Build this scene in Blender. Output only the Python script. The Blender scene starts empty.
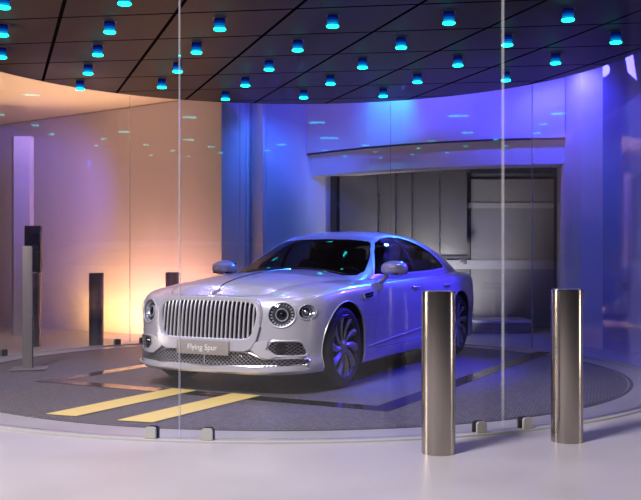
import bpy, bmesh, math, random
from mathutils import Vector, Matrix
from mathutils.bvhtree import BVHTree
random.seed(4)
PI = math.pi
SC = bpy.context.scene
COL = SC.collection
H_CAM, FPX, CX, HY = 1.18, 927.0, 320.5, 258.0
CEN = (-0.33, 9.65)          # centre of the glass drum and the turntable
Z_CEIL = 3.40

# ---------------------------------------------------------------- materials
def new_mat(name):
    m = bpy.data.materials.new(name); m.use_nodes = True
    nt = m.node_tree; nt.nodes.clear()
    out = nt.nodes.new('ShaderNodeOutputMaterial')
    return m, nt, out
def bsdf(name, col, rough=0.5, metal=0.0, coat=0.0, noise=0.0, nscale=40.0, bump=0.0, bscale=200.0,
         spec=0.5, emis=None, estr=0.0, stretch=None, rnoise=0.0):
    m, nt, out = new_mat(name)
    b = nt.nodes.new('ShaderNodeBsdfPrincipled')
    nt.links.new(b.outputs[0], out.inputs[0])
    b.inputs['Base Color'].default_value = (*col, 1)
    b.inputs['Roughness'].default_value = rough
    b.inputs['Metallic'].default_value = metal
    b.inputs['Coat Weight'].default_value = coat
    b.inputs['Coat Roughness'].default_value = 0.04
    b.inputs['Specular IOR Level'].default_value = spec
    if emis:
        b.inputs['Emission Color'].default_value = (*emis, 1)
        b.inputs['Emission Strength'].default_value = estr
    tc = nt.nodes.new('ShaderNodeTexCoord'); vec = tc.outputs['Object']
    if stretch:
        mp = nt.nodes.new('ShaderNodeMapping'); mp.inputs['Scale'].default_value = stretch
        nt.links.new(vec, mp.inputs[0]); vec = mp.outputs[0]
    n = nt.nodes.new('ShaderNodeTexNoise'); n.inputs['Scale'].default_value = nscale
    n.inputs['Detail'].default_value = 4
    nt.links.new(vec, n.inputs['Vector'])
    if noise > 0:
        mx = nt.nodes.new('ShaderNodeMix'); mx.data_type = 'RGBA'
        mx.inputs[6].default_value = (*[c * (1 - noise) for c in col], 1)
        mx.inputs[7].default_value = (*[min(1, c * (1 + noise)) for c in col], 1)
        nt.links.new(n.outputs[0], mx.inputs[0]); nt.links.new(mx.outputs[2], b.inputs['Base Color'])
    if rnoise > 0:
        mr = nt.nodes.new('ShaderNodeMapRange')
        mr.inputs[3].default_value = max(0.01, rough - rnoise); mr.inputs[4].default_value = rough + rnoise
        nt.links.new(n.outputs[0], mr.inputs[0]); nt.links.new(mr.outputs[0], b.inputs['Roughness'])
    if bump > 0:
        n2 = nt.nodes.new('ShaderNodeTexNoise'); n2.inputs['Scale'].default_value = bscale
        nt.links.new(vec, n2.inputs['Vector'])
        bp = nt.nodes.new('ShaderNodeBump'); bp.inputs['Strength'].default_value = bump
        bp.inputs['Distance'].default_value = 0.01
        nt.links.new(n2.outputs[0], bp.inputs['Height']); nt.links.new(bp.outputs[0], b.inputs['Normal'])
    return m
def glass(name, tint, f0=0.04, gain=1.0, rough=0.0):
    """clear pane: transparent with a Schlick mirror reflection"""
    m, nt, out = new_mat(name)
    tr = nt.nodes.new('ShaderNodeBsdfTransparent'); tr.inputs[0].default_value = (*tint, 1)
    gl = nt.nodes.new('ShaderNodeBsdfGlossy'); gl.inputs['Roughness'].default_value = rough
    lw = nt.nodes.new('ShaderNodeLayerWeight'); lw.inputs[0].default_value = 0.5
    p = nt.nodes.new('ShaderNodeMath'); p.operation = 'POWER'; p.inputs[1].default_value = 5
    nt.links.new(lw.outputs['Facing'], p.inputs[0])
    ma = nt.nodes.new('ShaderNodeMath'); ma.operation = 'MULTIPLY_ADD'
    ma.inputs[1].default_value = (1 - f0) * gain; ma.inputs[2].default_value = f0
    nt.links.new(p.outputs[0], ma.inputs[0])
    mix = nt.nodes.new('ShaderNodeMixShader')
    nt.links.new(ma.outputs[0], mix.inputs[0]); nt.links.new(tr.outputs[0], mix.inputs[1]); nt.links.new(gl.outputs[0], mix.inputs[2])
    nt.links.new(mix.outputs[0], out.inputs[0])
    return m
def emit(name, col, s):
    m, nt, out = new_mat(name)
    e = nt.nodes.new('ShaderNodeEmission'); e.inputs[0].default_value = (*col, 1); e.inputs[1].default_value = s
    nt.links.new(e.outputs[0], out.inputs[0]); return m

M = {}
M['paint'] = bsdf('pearl_silver_paint', (0.66, 0.66, 0.70), 0.30, 0.35, 0.9, rnoise=0.02, nscale=300)
M['chrome'] = bsdf('polished_chrome', (0.82, 0.82, 0.84), 0.10, 1.0, rnoise=0.02)
M['satin'] = bsdf('satin_metal', (0.62, 0.60, 0.58), 0.28, 1.0, rnoise=0.04)
M['black'] = bsdf('matt_black_plastic', (0.012, 0.012, 0.014), 0.5, rnoise=0.1)
M['gloss_black'] = bsdf('gloss_black', (0.01, 0.01, 0.012), 0.12, rnoise=0.03)
M['rubber'] = bsdf('tyre_rubber', (0.014, 0.014, 0.015), 0.62, bump=0.1, rnoise=0.08)
M['alloy'] = bsdf('bright_alloy', (0.42, 0.42, 0.45), 0.36, 0.8, rnoise=0.05)
M['alloy_dark'] = bsdf('dark_alloy', (0.05, 0.05, 0.06), 0.35, 0.6, rnoise=0.05)
M['car_glass'] = glass('tinted_car_glass', (0.48, 0.48, 0.5), 0.045)
M['side_glass'] = glass('dark_side_glass', (0.24, 0.24, 0.27), 0.045)
M['lamp_glass'] = glass('lamp_cover_glass', (0.92, 0.94, 0.96), 0.05)
M['pane'] = glass('clear_curved_glass', (0.975, 0.98, 0.985), 0.044)
M['pane_edge'] = bsdf('polished_glass_edge', (0.85, 0.87, 0.90), 0.2, spec=0.8, rnoise=0.05); M['pane_edge'].node_tree.nodes['Principled BSDF'].inputs['Alpha'].default_value = .20
M['leather'] = bsdf('dark_leather', (0.03, 0.026, 0.025), 0.45, bump=0.15, bscale=120, rnoise=0.08)
M['plate'] = bsdf('grey_show_plate', (0.36, 0.34, 0.31), 0.45, 0.2, rnoise=0.05)
M['plate_text'] = bsdf('white_letters', (0.9, 0.9, 0.88), 0.5, rnoise=0.03)
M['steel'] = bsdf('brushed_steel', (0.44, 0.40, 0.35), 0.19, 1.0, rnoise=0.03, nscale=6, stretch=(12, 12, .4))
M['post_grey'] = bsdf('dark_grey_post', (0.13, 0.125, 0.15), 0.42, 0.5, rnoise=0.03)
M['dark_steel'] = bsdf('dark_grey_metal', (0.14, 0.14, 0.16), 0.4, 0.6, rnoise=0.06)
M['clamp'] = bsdf('grey_cast_clamp', (0.46, 0.46, 0.42), 0.45, 0.3, rnoise=0.05)
M['yellow'] = bsdf('yellow_road_paint', (0.90, 0.70, 0.20), 0.5, noise=0.06, nscale=30)
M['wet_strip'] = bsdf('polished_black_strip', (0.012, 0.012, 0.014), 0.16, rnoise=0.05, nscale=8)
M['bright_trim'] = bsdf('bright_trim_metal', (0.80, 0.80, 0.83), 0.34, 0.55, rnoise=0.03)
M['door_light'] = bsdf('light_grey_metal_door', (0.34, 0.325, 0.33), 0.42, 0.3, noise=0.05, nscale=3, rnoise=0.05)
M['mesh_metal'] = bsdf('dark_chrome_mesh', (0.42, 0.42, 0.44), 0.3, 0.9, rnoise=0.03)
M['grille_bar'] = bsdf('bright_satin_chrome', (0.80, 0.80, 0.82), 0.24, 1.0, rnoise=0.04)
M['wall'] = bsdf('pale_plaster', (0.72, 0.69, 0.68), 0.6, noise=0.03, nscale=3, bump=0.03)
M['facade'] = bsdf('pale_smooth_facade', (0.70, 0.70, 0.74), 0.5, noise=0.02, nscale=4)
M['column'] = bsdf('grey_column', (0.44, 0.43, 0.47), 0.5, noise=0.03, nscale=4)
M['soffit'] = bsdf('cream_soffit', (0.80, 0.72, 0.60), 0.6, noise=0.02, nscale=2)
M['shadow_gap'] = bsdf('dark_joint', (0.03, 0.03, 0.035), 0.6, rnoise=0.05)
M['door_grey'] = bsdf('grey_metal_door', (0.20, 0.195, 0.20), 0.42, 0.4, noise=0.05, nscale=3, rnoise=0.05)
M['door_band'] = bsdf('pale_metal_band', (0.50, 0.50, 0.52), 0.4, 0.3, rnoise=0.05)
M['screen'] = bsdf('black_screen', (0.012, 0.012, 0.016), 0.1, rnoise=0.03)
M['stand'] = bsdf('warm_grey_stand', (0.22, 0.195, 0.18), 0.45, 0.3, rnoise=0.05)
M['lens_cyan'] = emit('lit_cyan_lens', (0.006, 0.90, 0.78), 8.0)
M['glow_rim'] = emit('painted_halo_rim', (0.0, 0.48, 1.0), .85)  # blue halo above each lens, painted as stepped emission
M['glow_low'] = emit('painted_halo_low', (0.0, 0.22, 1.0), .46)
M['glow_mid'] = emit('painted_halo_mid', (0.0, 0.08, 1.0), .17)
M['glow_top'] = emit('painted_halo_top', (0.0, 0.05, 1.0), .05)
def mat_mirror_blue():
    m, nt, out = new_mat('polished_blue_glass_cladding'); L = nt.links.new
    d = nt.nodes.new('ShaderNodeBsdfDiffuse'); d.inputs[0].default_value = (.34, .34, .70, 1)
    g = nt.nodes.new('ShaderNodeBsdfGlossy'); g.inputs[0].default_value = (.75, .75, 1, 1); g.inputs['Roughness'].default_value = .02
    mx = nt.nodes.new('ShaderNodeMixShader'); n = nt.nodes.new('ShaderNodeTexNoise'); n.inputs['Scale'].default_value = .6
    mr = nt.nodes.new('ShaderNodeMapRange'); mr.inputs[3].default_value = .32; mr.inputs[4].default_value = .42
    L(n.outputs[0], mr.inputs[0]); L(mr.outputs[0], mx.inputs[0]); L(d.outputs[0], mx.inputs[1]); L(g.outputs[0], mx.inputs[2]); L(mx.outputs[0], out.inputs[0])
    return m
M['mirror_blue'] = mat_mirror_blue()
M['reflector'] = bsdf('lamp_reflector', (0.70, 0.71, 0.74), 0.25, .7, rnoise=0.05)

def mat_floor():
    m, nt, out = new_mat('pale_terrazzo'); L = nt.links.new
    b = nt.nodes.new('ShaderNodeBsdfPrincipled'); L(b.outputs[0], out.inputs[0])
    tc = nt.nodes.new('ShaderNodeTexCoord')
    n = nt.nodes.new('ShaderNodeTexNoise'); n.inputs['Scale'].default_value = 1.3; n.inputs['Detail'].default_value = 5
    v = nt.nodes.new('ShaderNodeTexVoronoi'); v.inputs['Scale'].default_value = 46
    L(tc.outputs['Object'], n.inputs['Vector']); L(tc.outputs['Object'], v.inputs['Vector'])
    cr = nt.nodes.new('ShaderNodeValToRGB')
    cr.color_ramp.elements[0].position = 0.0; cr.color_ramp.elements[0].color = (0.36, 0.35, 0.37, 1)
    cr.color_ramp.elements[1].position = 0.10; cr.color_ramp.elements[1].color = (0.50, 0.485, 0.49, 1)
    L(v.outputs['Distance'], cr.inputs[0])
    mx = nt.nodes.new('ShaderNodeMix'); mx.data_type = 'RGBA'; mx.blend_type = 'MULTIPLY'
    mx.inputs[0].default_value = 0.35
    L(cr.outputs[0], mx.inputs[6]); L(n.outputs[0], mx.inputs[7]); L(mx.outputs[2], b.inputs['Base Color'])
    mr = nt.nodes.new('ShaderNodeMapRange'); mr.inputs[3].default_value = 0.26; mr.inputs[4].default_value = 0.46
    L(n.outputs[0], mr.inputs[0]); L(mr.outputs[0], b.inputs['Roughness'])
    return m
M['floor'] = mat_floor()
def mat_carpet():
    m, nt, out = new_mat('woven_grey_matting'); L = nt.links.new
    b = nt.nodes.new('ShaderNodeBsdfPrincipled'); L(b.outputs[0], out.inputs[0])
    tc = nt.nodes.new('ShaderNodeTexCoord')
    mp = nt.nodes.new('ShaderNodeMapping'); mp.inputs['Rotation'].default_value = (0, 0, math.radians(62))
    L(tc.outputs['Object'], mp.inputs[0])
    br = nt.nodes.new('ShaderNodeTexBrick'); br.inputs['Scale'].default_value = 13
    br.inputs['Color1'].default_value = (0.34, 0.315, 0.335, 1); br.inputs['Color2'].default_value = (0.19, 0.175, 0.19, 1)
    br.inputs['Mortar'].default_value = (0.035, 0.035, 0.04, 1); br.inputs['Mortar Size'].default_value = 0.045
    L(mp.outputs[0], br.inputs['Vector'])
    n = nt.nodes.new('ShaderNodeTexNoise'); n.inputs['Scale'].default_value = 90; L(tc.outputs['Object'], n.inputs['Vector'])
    mx = nt.nodes.new('ShaderNodeMix'); mx.data_type = 'RGBA'; mx.blend_type = 'MULTIPLY'; mx.inputs[0].default_value = 0.7
    L(br.outputs[0], mx.inputs[6]); L(n.outputs[0], mx.inputs[7]); L(mx.outputs[2], b.inputs['Base Color'])
    b.inputs['Roughness'].default_value = 0.55
    bp = nt.nodes.new('ShaderNodeBump'); bp.inputs['Strength'].default_value = 0.4; bp.inputs['Distance'].default_value = 0.01
    L(br.outputs['Fac'], bp.inputs['Height']); L(bp.outputs[0], b.inputs['Normal'])
    return m
M['carpet'] = mat_carpet()
def mat_ceiling():
    """dark satin panels; the seams run along two directions of a skewed grid"""
    m, nt, out = new_mat('dark_ceiling_panels'); L = nt.links.new
    b = nt.nodes.new('ShaderNodeBsdfPrincipled'); L(b.outputs[0], out.inputs[0])
    tc = nt.nodes.new('ShaderNodeTexCoord'); sx = nt.nodes.new('ShaderNodeSeparateXYZ'); L(tc.outputs['Object'], sx.inputs[0])
    det = E1[0] * E2[1] - E1[1] * E2[0]
    def line(cx_, cy_, off, step, half):
        a = nt.nodes.new('ShaderNodeMath'); a.operation = 'MULTIPLY_ADD'; a.inputs[1].default_value = cx_ / step; a.inputs[2].default_value = -off / step + 50.5
        L(sx.outputs[0], a.inputs[0])
        c = nt.nodes.new('ShaderNodeMath'); c.operation = 'MULTIPLY_ADD'; c.inputs[1].default_value = cy_ / step
        L(sx.outputs[1], c.inputs[0]); L(a.outputs[0], c.inputs[2])
        fr = nt.nodes.new('ShaderNodeMath'); fr.operation = 'FRACT'; L(c.outputs[0], fr.inputs[0])
        s = nt.nodes.new('ShaderNodeMath'); s.operation = 'SUBTRACT'; s.inputs[1].default_value = 0.5; L(fr.outputs[0], s.inputs[0])
        ab = nt.nodes.new('ShaderNodeMath'); ab.operation = 'ABSOLUTE'; L(s.outputs[0], ab.inputs[0])
        lt = nt.nodes.new('ShaderNodeMath'); lt.operation = 'LESS_THAN'; lt.inputs[1].default_value = half / step; L(ab.outputs[0], lt.inputs[0])
        return lt.outputs[0]
    # coefficient along E2 = (-E1y*x + E1x*y)/det ; along E1 = (E2y*x - E2x*y)/det
    l1 = line(-E1[1] / det, E1[0] / det, 0.64, 1.09, 0.020)
    l2 = line(E2[1] / det, -E2[0] / det, 8.65, 0.99, 0.018)
    mxm = nt.nodes.new('ShaderNodeMath'); mxm.operation = 'MAXIMUM'; L(l1, mxm.inputs[0]); L(l2, mxm.inputs[1])
    n = nt.nodes.new('ShaderNodeTexNoise'); n.inputs['Scale'].default_value = 1.5; L(tc.outputs['Object'], n.inputs['Vector'])
    cr = nt.nodes.new('ShaderNodeValToRGB')
    cr.color_ramp.elements[0].color = (0.032, 0.025, 0.021, 1); cr.color_ramp.elements[1].color = (0.041, 0.032, 0.027, 1)
    L(n.outputs[0], cr.inputs[0])
    mx = nt.nodes.new('ShaderNodeMix'); mx.data_type = 'RGBA'; L(mxm.outputs[0], mx.inputs[0]); L(cr.outputs[0], mx.inputs[6])
    mx.inputs[7].default_value = (0.002, 0.002, 0.002, 1); L(mx.outputs[2], b.inputs['Base Color'])
    b.inputs['Roughness'].default_value = 0.5
    sp = nt.nodes.new('ShaderNodeMath'); sp.operation = 'MULTIPLY_ADD'; sp.inputs[1].default_value = -.25; sp.inputs[2].default_value = .25
    L(mxm.outputs[0], sp.inputs[0]); L(sp.outputs[0], b.inputs['Specular IOR Level'])
    return m
E1 = (-0.352, 1.0); E2 = (1.0, -0.138)
M['ceiling'] = mat_ceiling()

# ---------------------------------------------------------------- object helpers
def link(name, me, mat, parent=None):
    o = bpy.data.objects.new(name, me); COL.objects.link(o)
    if mat is not None: me.materials.append(mat)
    if parent is not None: o.parent = parent
    return o
def obj(name, bm, mat, parent=None, smooth=True, sharp=35, free=True, recalc=True):
    if recalc: bmesh.ops.recalc_face_normals(bm, faces=bm.faces[:])
    me = bpy.data.meshes.new(name); bm.to_mesh(me)
    if free: bm.free()
    if smooth:
        me.shade_smooth()
        try: me.set_sharp_from_angle(angle=math.radians(sharp))
        except Exception: pass
    return link(name, me, mat, parent)
def empty(name, loc=(0, 0, 0), rz=0.0, parent=None):
    o = bpy.data.objects.new(name, None); COL.objects.link(o)
    o.location = loc; o.rotation_euler = (0, 0, rz); o.empty_display_size = 0.2
    if parent: o.parent = parent
    return o
def tag(o, label, cat, group=None, kind=None):
    o['label'] = label; o['category'] = cat
    if group: o['group'] = group
    if kind: o['kind'] = kind
    return o
def struct(o): o['kind'] = 'structure'; return o
def copy_tree(o, parent=None):
    c = o.copy(); COL.objects.link(c)
    if parent is not None: c.parent = parent
    for ch in list(o.children):
        if ch.name in COL.objects: copy_tree(ch, c)
    return c

def add_box(bm, c, s, rot=None, bev=0.0, seg=2):
    r = bmesh.ops.create_cube(bm, size=1.0); vs = r['verts']
    bmesh.ops.scale(bm, vec=s, verts=vs)
    if bev > 0:
        es = list({e for v in vs for e in v.link_edges})
        rr = bmesh.ops.bevel(bm, geom=es, offset=bev, segments=seg, affect='EDGES', profile=0.6)
        vs = list({v for f in rr['faces'] for v in f.verts} | {v for v in vs if v.is_valid})
    if rot is not None: bmesh.ops.rotate(bm, cent=(0, 0, 0), matrix=rot, verts=vs)
    bmesh.ops.translate(bm, vec=c, verts=vs)
    return vs
def box(name, c, s, mat, parent=None, rot=None, bev=0.0, seg=2):
    bm = bmesh.new(); add_box(bm, c, s, rot, bev, seg); return obj(name, bm, mat, parent)
def lathe_bm(profile, seg=48, axis='Z', bm=None, close=False):
    """profile: list of (radius, height)"""
    bm = bm or bmesh.new(); rings = []
    for r, h in profile:
        if r < 1e-6:
            p = [(0, 0, h)]
        else:
            p = [(r * math.cos(2 * PI * k / seg), r * math.sin(2 * PI * k / seg), h) for k in range(seg)]
        if axis == 'Y': p = [(x, z, -y) for x, y, z in p]
        if axis == 'X': p = [(z, x, y) for x, y, z in p]
        rings.append([bm.verts.new(q) for q in p])
    n = len(rings)
    for i in range(n if close else n - 1):
        a, b = rings[i], rings[(i + 1) % n]
        for k in range(seg):
            k2 = (k + 1) % seg
            if len(a) == 1 and len(b) == 1: continue
            if len(a) == 1: bm.faces.new((a[0], b[k], b[k2]))
            elif len(b) == 1: bm.faces.new((a[k], b[0], a[k2]))
            else: bm.faces.new((a[k], b[k], b[k2], a[k2]))
    return bm
def sweep_bm(path, prof, closed=False, bm=None, up=None):
    """sweep a closed profile [(a,b)] along path points; a along the side vector, b along 'up'"""
    bm = bm or bmesh.new(); P = [Vector(p) for p in path]; n = len(P); rings = []
    for i, p in enumerate(P):
        if closed: t = (P[(i + 1) % n] - P[i - 1])
        else: t = P[min(i + 1, n - 1)] - P[max(i - 1, 0)]
        t.normalize()
        u = Vector(up(i, p) if callable(up) else (up or (0, 0, 1)))
        s = t.cross(u)
        if s.length < 1e-5: s = t.cross(Vector((1, 0, 0)))
        s.normalize(); w = s.cross(t); w.normalize()
        rings.append([bm.verts.new(p + s * a + w * b) for a, b in prof])
    m = len(prof)
    for i in range(n if closed else n - 1):
        a, b = rings[i], rings[(i + 1) % n]
        for k in range(m):
            bm.faces.new((a[k], a[(k + 1) % m], b[(k + 1) % m], b[k]))
    if not closed:
        bm.faces.new(rings[0]); bm.faces.new(rings[-1][::-1])
    return bm
def circ_prof(r, n=8, ry=None):
    ry = ry or r
    return [(r * math.cos(2 * PI * k / n), ry * math.sin(2 * PI * k / n)) for k in range(n)]
def interp(x, xs, ys):
    if xs[0] > xs[-1]: xs, ys = xs[::-1], ys[::-1]
    if x <= xs[0]: return ys[0]
    if x >= xs[-1]: return ys[-1]
    for i in range(len(xs) - 1):
        if xs[i] <= x <= xs[i + 1]:
            t = (x - xs[i]) / (xs[i + 1] - xs[i]); return ys[i] + (ys[i + 1] - ys[i]) * t
def smooth_interp(x, xs, ys):
    """monotone-ish cubic through the knots"""
    if xs[0] > xs[-1]: xs, ys = xs[::-1], ys[::-1]
    n = len(xs)
    if x <= xs[0]: return ys[0]
    if x >= xs[-1]: return ys[-1]
    d = [(ys[i + 1] - ys[i]) / (xs[i + 1] - xs[i]) for i in range(n - 1)]
    m = [d[0]] + [((d[i - 1] * (xs[i + 1] - xs[i]) + d[i] * (xs[i] - xs[i - 1])) / (xs[i + 1] - xs[i - 1])) for i in range(1, n - 1)] + [d[-1]]
    for i in range(n - 1):
        if xs[i] <= x <= xs[i + 1]:
            hh = xs[i + 1] - xs[i]; t = (x - xs[i]) / hh
            return ((2*t**3-3*t*t+1)*ys[i] + (t**3-2*t*t+t)*hh*m[i] + (-2*t**3+3*t*t)*ys[i+1] + (t**3-t*t)*hh*m[i+1])
def catmull(pts, per):
    """points through Catmull-Rom, 'per' samples per span"""
    out = []; n = len(pts)
    for i in range(n - 1):
        p0 = pts[max(i - 1, 0)]; p1 = pts[i]; p2 = pts[i + 1]; p3 = pts[min(i + 2, n - 1)]
        for k in range(per):
            t = k / per
            out.append(tuple(0.5 * ((2*b) + (c-a)*t + (2*a-5*b+4*c-d)*t*t + (-a+3*b-3*c+d)*t**3) for a, b, c, d in zip(p0, p1, p2, p3)))
    out.append(tuple(pts[-1])); return out
def in_poly(p, poly):
    x, y = p; r = False; j = len(poly) - 1
    for i in range(len(poly)):
        xi, yi = poly[i]; xj, yj = poly[j]
        if (yi > y) != (yj > y) and x < (xj - xi) * (y - yi) / (yj - yi) + xi: r = not r
        j = i
    return r
def area2(poly): return sum(poly[i - 1][0] * poly[i][1] - poly[i][0] * poly[i - 1][1] for i in range(len(poly)))
def offset_poly(poly, d):
    if area2(poly) < 0: poly = poly[::-1]
    out = []; n = len(poly)
    for i in range(n):
        a, b, c = Vector(poly[i - 1]), Vector(poly[i]), Vector(poly[(i + 1) % n])
        t1 = (b - a).normalized(); t2 = (c - b).normalized()
        n1 = Vector((t1.y, -t1.x)); n2 = Vector((t2.y, -t2.x)); nn = n1 + n2
        nn.normalize(); k = max(0.5, nn.dot(n1)); q = b + nn * (d / k); out.append((q.x, q.y))
    return out
def round_poly(poly, r, seg=4):
    out = []; n = len(poly)
    for i in range(n):
        a, b, c = Vector(poly[i - 1]), Vector(poly[i]), Vector(poly[(i + 1) % n])
        rr = min(r, (a - b).length * 0.45, (c - b).length * 0.45)
        p, q = b + (a - b).normalized() * rr, b + (c - b).normalized() * rr
        for k in range(seg + 1):
            t = k / seg; v = p * (1 - t) ** 2 + b * 2 * t * (1 - t) + q * t * t; out.append((v.x, v.y))
    return out
def cut(bm, poly, ax, sel):
    """cut the selected faces of bm along the outline (projected on axes ax); returns the faces inside"""
    i, j = ax; k = 3 - i - j; n = len(poly)
    lo = (min(p[0] for p in poly) - 0.02, min(p[1] for p in poly) - 0.02); hi = (max(p[0] for p in poly) + 0.02, max(p[1] for p in poly) + 0.02)
    def near(f):
        a = [v.co[i] for v in f.verts]; b = [v.co[j] for v in f.verts]
        return max(a) > lo[0] and min(a) < hi[0] and max(b) > lo[1] and min(b) < hi[1]
    fs = {f for f in bm.faces if near(f) and sel(f)}
    for q in range(n):
        a, b = poly[q - 1], poly[q]
        d = (b[0] - a[0], b[1] - a[1]); ln = math.hypot(*d)
        if ln < 1e-6: continue
        co = [0, 0, 0]; no = [0, 0, 0]; co[i], co[j] = a; no[i], no[j] = d[1] / ln, -d[0] / ln
        # only faces close to this edge need the cut
        ex = 0.012; elo = (min(a[0], b[0]) - ex, min(a[1], b[1]) - ex); ehi = (max(a[0], b[0]) + ex, max(a[1], b[1]) + ex)
        loc = []
        for f in fs:
            aa = [v.co[i] for v in f.verts]; bb = [v.co[j] for v in f.verts]
            if max(aa) > elo[0] and min(aa) < ehi[0] and max(bb) > elo[1] and min(bb) < ehi[1]: loc.append(f)
        if not loc: continue
        vs = {v for f in loc for v in f.verts}; es = {e for f in loc for e in f.edges}
        before = set(fs)
        r = bmesh.ops.bisect_plane(bm, geom=list(vs) + list(es) + loc, plane_co=co, plane_no=no, dist=1e-6)
        fs |= {g for g in r['geom'] if isinstance(g, bmesh.types.BMFace)}
        fs |= {f for g in r['geom_cut'] if isinstance(g, bmesh.types.BMEdge) for f in g.link_faces if f in fs or sel(f)}
        fs = {f for f in fs if f.is_valid}
    out = []
    for f in fs:
        c = f.calc_center_median()
        if in_poly((c[i], c[j]), poly) and sel(f): out.append(f)
    return out
def take(bm, faces):
    """copy faces into a bmesh of their own, then delete them from bm"""
    nb = bmesh.new(); mp = {}
    for f in faces:
        vs = []
        for v in f.verts:
            if v not in mp: mp[v] = nb.verts.new(v.co)
            vs.append(mp[v])
        try: nb.faces.new(vs)
        except ValueError: pass
    bmesh.ops.delete(bm, geom=faces, context='FACES')
    nb.normal_update(); return nb
def thicken(bm, off, th, nfix=None):
    """move along normals by off, then give thickness th inward"""
    bm.normal_update()
    for v in bm.verts: v.co += v.normal * off
    g = bmesh.ops.solidify(bm, geom=bm.faces[:], thickness=th)
    return bm
def patch(src, poly, ax, sel, off, th):
    b = src.copy(); b.faces.ensure_lookup_table()
    fs = cut(b, poly, ax, sel); nb = take(b, fs); b.free()
    return thicken(nb, off, th)

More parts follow.
